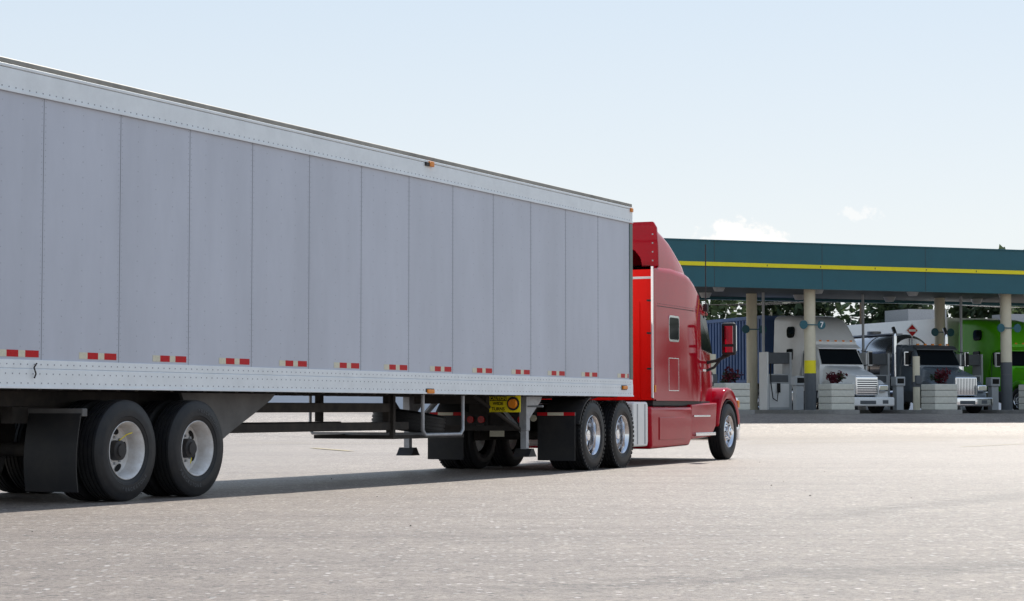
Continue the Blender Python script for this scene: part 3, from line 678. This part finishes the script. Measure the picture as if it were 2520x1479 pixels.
def semi(name,sx,sy,paint,grille_v=False,high=True,body=None):
    P=semp(name,sx,sy,R(-90))
    B=lambda n,m,*a: box(n,P,m,*a)
    loft('hood',P,paint,[(-.12,.56,.75,1.48,.14,.52),(-.5,.62,.75,1.60,.18,.57),(-1.1,.72,.8,1.74,.20,.66),(-2.0,.92,.85,1.90,.18,.86)])
    B('grille_surround','chrome',-.14,-.04,-.50,.50,.70,1.44,.05)
    if grille_v: boxes('grille_bars',P,'greydark',[(-.039,-.034,y,y+.028,.76,1.38) for y in [-.45+.07*i for i in range(13)]])
    else: boxes('grille_bars',P,'greydark',[(-.039,-.034,-.44,.44,z,z+.05) for z in [.76+.085*i for i in range(7)]])
    bev(B('bumper','chrome' if grille_v else 'white',-.22,.02,-1.2,1.2,.28,.64),.06)
    boxes('bumper_lamps',P,'greydark',[(.021,.025,-.9,-.65,.38,.52),(.021,.025,.65,.9,.38,.52),(.021,.025,-.35,.35,.36,.5)])
    loft('cab',P,paint,[(-1.95,1.02,.9,1.93,.08,1.0),(-2.35,1.06,.9,2.62,.16,.95),(-2.5,1.08,.9,2.74,.18,.97),(-3.2,1.1,.9,2.78,.18,1.02)])
    quad('windshield','glass',[(-2.33,-.84,2.60),(-2.33,.84,2.60),(-1.91,.92,1.96),(-1.91,-.92,1.96)],P,th=.02)
    if high:
        loft('sleeper_fairing',P,paint,[(-2.42,.95,2.70,2.86,.06,.93),(-2.7,1.05,2.6,3.25,.28,.98),(-3.05,1.12,2.5,3.60,.34,1.02),(-3.5,1.18,1.0,3.84,.34,1.08),(-4.2,1.2,1.0,3.96,.30,1.12),(-5.4,1.2,1.0,4.0,.25,1.15)])
    else:
        loft('sleeper',P,paint,[(-3.2,1.12,1.0,2.80,.2,1.04),(-3.8,1.15,1.0,2.82,.2,1.06)])
    prism('visor',P,'greydark' if grille_v else paint,[(-2.40,2.75),(-2.12,2.60),(-2.12,2.56),(-2.40,2.68)],-.95,.95)
    boxes('roof_markers',P,'amber',[(-2.50,-2.42,y-.05,y+.05,2.76 if not high else 2.86,2.82 if not high else 2.92) for y in(-.7,-.35,0,.35,.7)])
    for sd in(-1,1):
        n=12; O=[];I=[]
        for i in range(n+1):
            t=R(5+i*(170/n)); O.append((-1.15+.74*math.cos(t),.52+.82*math.sin(t))); I.append((-1.15+.60*math.cos(t),.52+.62*math.sin(t)))
        prism('fender',P,paint,O+I[::-1],*sorted((sd*.60,sd*1.2)),.06)
        bev(box('headlamp',P,'chrome',-.52,-.28,*sorted((sd*.66,sd*1.12)),.86,1.14),.06)
        box('headlamp_lens',P,'tapewhite',-.285,-.275,*sorted((sd*.72,sd*1.06)),.92,1.08)
        wheel(P,'steer',-1.15,sd*1.05,.52,sd,'steer')
        rwin('door_glass',P,'glass',-3.0,-2.45,2.0,2.52,.06,*sorted((sd*1.0,sd*1.10)))
        box('door_seam',P,'greydark',-3.1,-3.08,*sorted((sd*1.09,sd*1.106)),1.0,2.6)
        if high:
            rwin('sleeper_window',P,'glass',-4.3,-3.8,2.15,2.6,.08,*sorted((sd*1.1,sd*1.206)))
            rwin('upper_window',P,'glass',-4.3,-3.75,3.05,3.5,.16,*sorted((sd*1.05,sd*1.195)))
        box('tank',P,'alu',-5.2,-3.2,*sorted((sd*.6,sd*1.15)),.4,.95,.12)
        box('step',P,'greydark',-3.15,-2.1,*sorted((sd*.8,sd*1.15)),.45,.9,.04)
        box('mirror',P,'white' if not grille_v else 'chrome',-2.28,-2.14,*sorted((sd*1.32,sd*1.52)),1.9,2.5,.03)
        box('mirror_glass',P,'ink',-2.139,-2.13,*sorted((sd*1.34,sd*1.50)),1.95,2.45)
        tube('mirror_arm',P,'black',(-2.25,sd*1.05,2.5),(-2.2,sd*1.4,2.45),.02)
        tube('mirror_arm',P,'black',(-2.25,sd*1.05,1.9),(-2.2,sd*1.4,1.95),.02)
        if grille_v:
            tube('exhaust_stack',P,'chrome',(-3.35,sd*1.22,.9),(-3.35,sd*1.22,3.15),.085)
            path('exhaust_tip',P,'chrome',[(-3.35,sd*1.22,3.1),(-3.35,sd*1.22,3.3),(-3.48,sd*1.22,3.5)],.08)
            tube('air_cleaner',P,'chrome',(-2.05,sd*1.02,1.3),(-2.05,sd*1.02,1.9),.16)
    for ax in(-6.6,-7.9): dual_axle(P,'drive',ax,1.22,'dual_a')
    boxes('frame_rails',P,'frame',[(-8.4,-.5,-.47,-.38,.75,1.0),(-8.4,-.5,.38,.47,.75,1.0)])
    if body=='box':
        box('trailer_box',P,'white',-20.5,-6.1,-1.28,1.28,1.15,4.1)
        box('trailer_rail',P,'rail',-20.5,-6.1,-1.30,1.30,1.12,1.4)
        for ax in(-18,-16.8): dual_axle(P,'trailer_axle',ax,1.28,'dual_w')
    if body=='container':
        box('container',P,'blue',-19.5,-6.2,-1.20,1.20,1.25,4.05)
        cg=[]
        x=-19.3
        while x<-6.4:
            for sd in(-1,1): cg.append((x,x+.13,*sorted((sd*1.20,sd*1.245)),1.42,3.9))
            x+=.28
        boxes('corrugation',P,'blue',cg)
        boxes('corner_posts',P,'blue',[(x,x+.16,sd*1.20-.05,sd*1.20+.05,1.25,4.07) for x in(-19.52,-6.35) for sd in(-1,1)])
        boxes('rails',P,'blue',[(-19.35,-6.36,sd*1.20-.052,sd*1.20+.052,z,z+.14) for z in(1.25,3.92) for sd in(-1,1)])
        box('chassis',P,'frame',-19.4,-6.2,-.5,.5,.95,1.24)
        for ax in(-18,-16.8): dual_axle(P,'trailer_axle',ax,1.22,'dual_w')
    if body=='tank':
        me=lathe_data('tank_shell',[(0,0),(0,.9),(.12,1.02),(.3,1.08),(11.6,1.08),(11.8,1.0),(11.9,.8),(11.9,0)],'tank',48)
        o=put('tank_shell',me,P,(-4.1,0,2.28),R(90)); o.scale=(1,1,.92)
        me2=lathe_data('tank_band',[(0,1.07),(0,1.10),(.08,1.10),(.08,1.07)],'galv',48)
        for x in(-6,-8.2,-10.4,-12.6): 
            o=put('tank_band',me2,P,(x,0,2.28),R(90)); o.scale=(1,1,.92)
        box('tank_walkway',P,'galv',-14,-5.2,-.3,.3,3.28,3.34)
        tube('manhole',P,'galv',(-7,0,3.3),(-7,0,3.48),.3)
        for ax in(-14.6,-13.4): dual_axle(P,'trailer_axle',ax,1.22,'dual_w')
        box('tank_frame',P,'frame',-15.5,-5,-.5,.5,1.0,1.3)
        cyx,czx=.0,3.42
        d=.29; prismx('placard_white',P,'white',[(cyx-d,czx),(cyx,czx-d),(cyx+d,czx),(cyx,czx+d)],-3.99,-3.98)
        d=.24; prismx('placard_red',P,'tapered',[(cyx-d,czx),(cyx,czx-d),(cyx+d,czx),(cyx,czx+d)],-3.979,-3.975)
        box('placard_band',P,'white',-3.974,-3.971,cyx-.17,cyx+.17,czx-.045,czx+.045)
        box('placard_post',P,'galv',-4.02,-3.991,cyx-.02,cyx+.02,2.6,czx)
    return P
semi('semi_truck',7.15,.3,'white',False,True,'container')
semi('tanker_truck',11.6,.2,'greypaint',True,False,'tank')
semi('semi_truck',16.15,.5,'limepaint',False,True,'box')

# ------------------------------------------------------------------ background
W=semp('warehouse',-8,36)
box('walls',W,'wall',0,26,0,14,0,4.7)
V=[(-.5,-.6,4.6),(26.5,-.6,4.6),(26.5,7,6.4),(-.5,7,6.4),(-.5,14.6,4.6),(26.5,14.6,4.6)]
mesh_obj('roof',V,[(0,1,2,3),(3,2,5,4)],'metalroof',W)
Vr=[];Fr=[]
for i in range(45):
    x=-.45+.6*i; k=len(Vr)
    Vr+=[(x,-.6,4.61),(x+.1,-.6,4.61),(x+.1,7,6.41),(x,7,6.41),(x,-.6,4.69),(x+.1,-.6,4.69),(x+.1,7,6.49),(x,7,6.49)]
    Fr+=[(k+4,k+5,k+6,k+7),(k,k+4,k+7,k+3),(k+1,k+2,k+6,k+5),(k,k+1,k+5,k+4)]
mesh_obj('roof_ribs',Vr,Fr,'galv',W)
box('gutter',W,'white',-.5,26.5,-.72,-.605,4.5,4.68)
boxes('dock_doors',W,'greydark',[(x,x+3,-.02,-.002,1,4) for x in(3,8,13,18,22.5)])
L=semp('white_building',9.5,28)
box('walls',L,'wall',0,44,0,6,0,4.3)
box('parapet',L,'white',-.05,44.05,-.05,6.05,4.3,4.45)
Q=semp('industrial_building',36,48)
box('walls',Q,'gusset',0,26,0,10,0,5.6)
box('roof_unit',Q,'galv',4,7,2,5,5.6,6.9); box('roof_unit',Q,'galv',12,14,2,4,5.6,6.7)
boxes('windows',Q,'glass',[(x,x+1.4,-.03,-.002,3.6,4.9) for x in range(1,25,3)])
pl=[(-2,54),(17,52),(34,46),(58,44)]
for i,(sx_,sy_) in enumerate(pl):
    U=semp('utility_pole',sx_,sy_); tube('pole',U,'bark',(0,0,0),(0,0,8.4),.16,.11); box('crossarm',U,'bark',-1.1,1.1,-.06,.06,7.3,7.44)
    for y in(-1,-.4,.4,1): tube('insulator',U,'planter',(y,0,7.44),(y,0,7.62),.05)
PW=semp('power_lines',0,0)
for a,b in zip(pl[:-1],pl[1:]):
    for off_ in(-1,-.4,.4,1):
        pts=[]
        for i in range(13):
            t=i/12; pts.append((a[0]+(b[0]-a[0])*t+off_,a[1]+(b[1]-a[1])*t,7.62-2.2*(t*(1-t))*1.4))
        path('wire',PW,'black',pts,.018)
cl=[];trk=[]
for i in range(84):
    x=-75+i*2.1+random.uniform(-1,1); y=150+random.uniform(-7,9); h=random.uniform(8.8,11.4); trk.append((x,y,h))
    tone=random.choice((0,0,0,1,1,2)) if random.random()<.6 else 0
    for k in range(14):
        r=random.uniform(1.1,2.0); zz=random.uniform(.20,.90)*h
        cl.append((x+random.uniform(-1.9,1.9),y+random.uniform(-1.6,1.6),zz+GS,r,r,r*.8,95,random.choice((tone,tone,1,0))))
Vt=leaves('distant_trees',None,['leafA','leafB','leafC'],cl,.36)
for (x,y,h) in trk:
    tube('trunk',Vt,'bark',(x,y,GS),(x+random.uniform(-.4,.4),y,h*.7),.22,.07,8)

# ------------------------------------------------------------------ sun, world
EL=46; AZ=21.0
d=Vector((math.sin(R(AZ))*math.cos(R(EL)),math.cos(R(AZ))*math.cos(R(EL)),math.sin(R(EL))))
sl=bpy.data.lights.new('sun','SUN'); sl.energy=5.0; sl.angle=R(.5); sl.color=(1,.94,.85)
so=bpy.data.objects.new('sun',sl); so.rotation_euler=d.to_track_quat('Z','Y').to_euler(); so.location=(0,0,50); COL.objects.link(so)
w=bpy.data.worlds.new('World'); scene.world=w; w.use_nodes=True; nt=w.node_tree; Ln=nt.links; N=nt.nodes.new
bg=nt.nodes['Background']; bg.inputs['Strength'].default_value=.12
sky=N('ShaderNodeTexSky'); sky.sky_type='NISHITA'; sky.sun_disc=False; sky.sun_elevation=R(EL); sky.sun_rotation=R(AZ)
sky.air_density=1.0; sky.dust_density=1.0; sky.ozone_density=1.3
tc=N('ShaderNodeTexCoord'); sep=N('ShaderNodeSeparateXYZ'); Ln.new(tc.outputs['Generated'],sep.inputs[0])
def mth(op,a,b=None,c=None):
    n=N('ShaderNodeMath'); n.operation=op
    for i,v in enumerate((a,b,c)):
        if v is None: continue
        if isinstance(v,(int,float)): n.inputs[i].default_value=v
        else: Ln.new(v,n.inputs[i])
    return n.outputs[0]
hr=N('ShaderNodeValToRGB'); E=hr.color_ramp.elements
E[0].position=0.0; E[0].color=(.82,.87,.90,1); E[1].position=1.0; E[1].color=(.32,.47,.74,1)
e=E.new(.085); e.color=(.84,.89,.92,1)
e=E.new(.21); e.color=(.69,.80,.91,1)
Ln.new(sep.outputs['Z'],hr.inputs['Fac'])
hs_=N('ShaderNodeVectorMath'); hs_.operation='SCALE'; hs_.inputs['Scale'].default_value=1/.12; Ln.new(hr.outputs['Color'],hs_.inputs[0])
hm=N('ShaderNodeMix'); hm.data_type='RGBA'; hm.inputs['Factor'].default_value=.88
Ln.new(sky.outputs[0],hm.inputs['A']); Ln.new(hs_.outputs[0],hm.inputs['B'])
yy=mth('MAXIMUM',sep.outputs['Y'],.05)
U=mth('DIVIDE',sep.outputs['X'],yy); Vv=mth('DIVIDE',sep.outputs['Z'],yy)
cmb=N('ShaderNodeCombineXYZ'); Ln.new(U,cmb.inputs[0]); Ln.new(Vv,cmb.inputs[1])
def cnoise(sc):
    cn=N('ShaderNodeTexNoise'); cn.inputs['Scale'].default_value=sc; cn.inputs['Detail'].default_value=7; cn.inputs['Roughness'].default_value=.6
    Ln.new(cmb.outputs[0],cn.inputs['Vector']); return cn.outputs['Fac']
def cloud(cu,cv,ru,rv,amp,ns,fac,lo=.10,hi=.36):
    a=mth('POWER',mth('ABSOLUTE',mth('DIVIDE',mth('SUBTRACT',U,cu),ru)),2); b=mth('POWER',mth('ABSOLUTE',mth('DIVIDE',mth('SUBTRACT',Vv,cv),rv)),2)
    e=mth('SUBTRACT',1.0,mth('ADD',a,b))
    s=mth('ADD',mth('MULTIPLY',e,.55),mth('MULTIPLY',mth('SUBTRACT',fac,.5),ns))
    mr=N('ShaderNodeMapRange'); mr.interpolation_type='SMOOTHSTEP'; mr.inputs['From Min'].default_value=lo; mr.inputs['From Max'].default_value=hi; mr.inputs['To Max'].default_value=amp
    Ln.new(s,mr.inputs['Value']); return mr.outputs['Result']
c1=cloud(.113,.079,.030,.0168,1.0,1.8,cnoise(85)); c2=cloud(.171,.0960,.014,.0045,.5,3.2,cnoise(150),.1,.7)
msk=mth('MAXIMUM',c1,c2)
gate=mth('GREATER_THAN',sep.outputs['Y'],.1); msk=mth('MULTIPLY',msk,gate)
mix=N('ShaderNodeMix'); mix.data_type='RGBA'; Ln.new(msk,mix.inputs['Factor']); Ln.new(hm.outputs['Result'],mix.inputs['A']); mix.inputs['B'].default_value=(8.7,8.6,8.4,1)
Ln.new(mix.outputs['Result'],bg.inputs['Color'])

# ------------------------------------------------------------------ camera
cam=bpy.data.cameras.new('camera'); cam.sensor_width=36; cam.lens=5000/2520*36; cam.clip_end=5000; cam.clip_start=.1
co=bpy.data.objects.new('camera',cam); co.location=(0,0,.95); co.rotation_euler=(R(90)+math.atan((1005-739.5)/5000),0,0)
COL.objects.link(co); scene.camera=co
scene.view_settings.view_transform='Standard'; scene.view_settings.look='None'; scene.view_settings.exposure=0
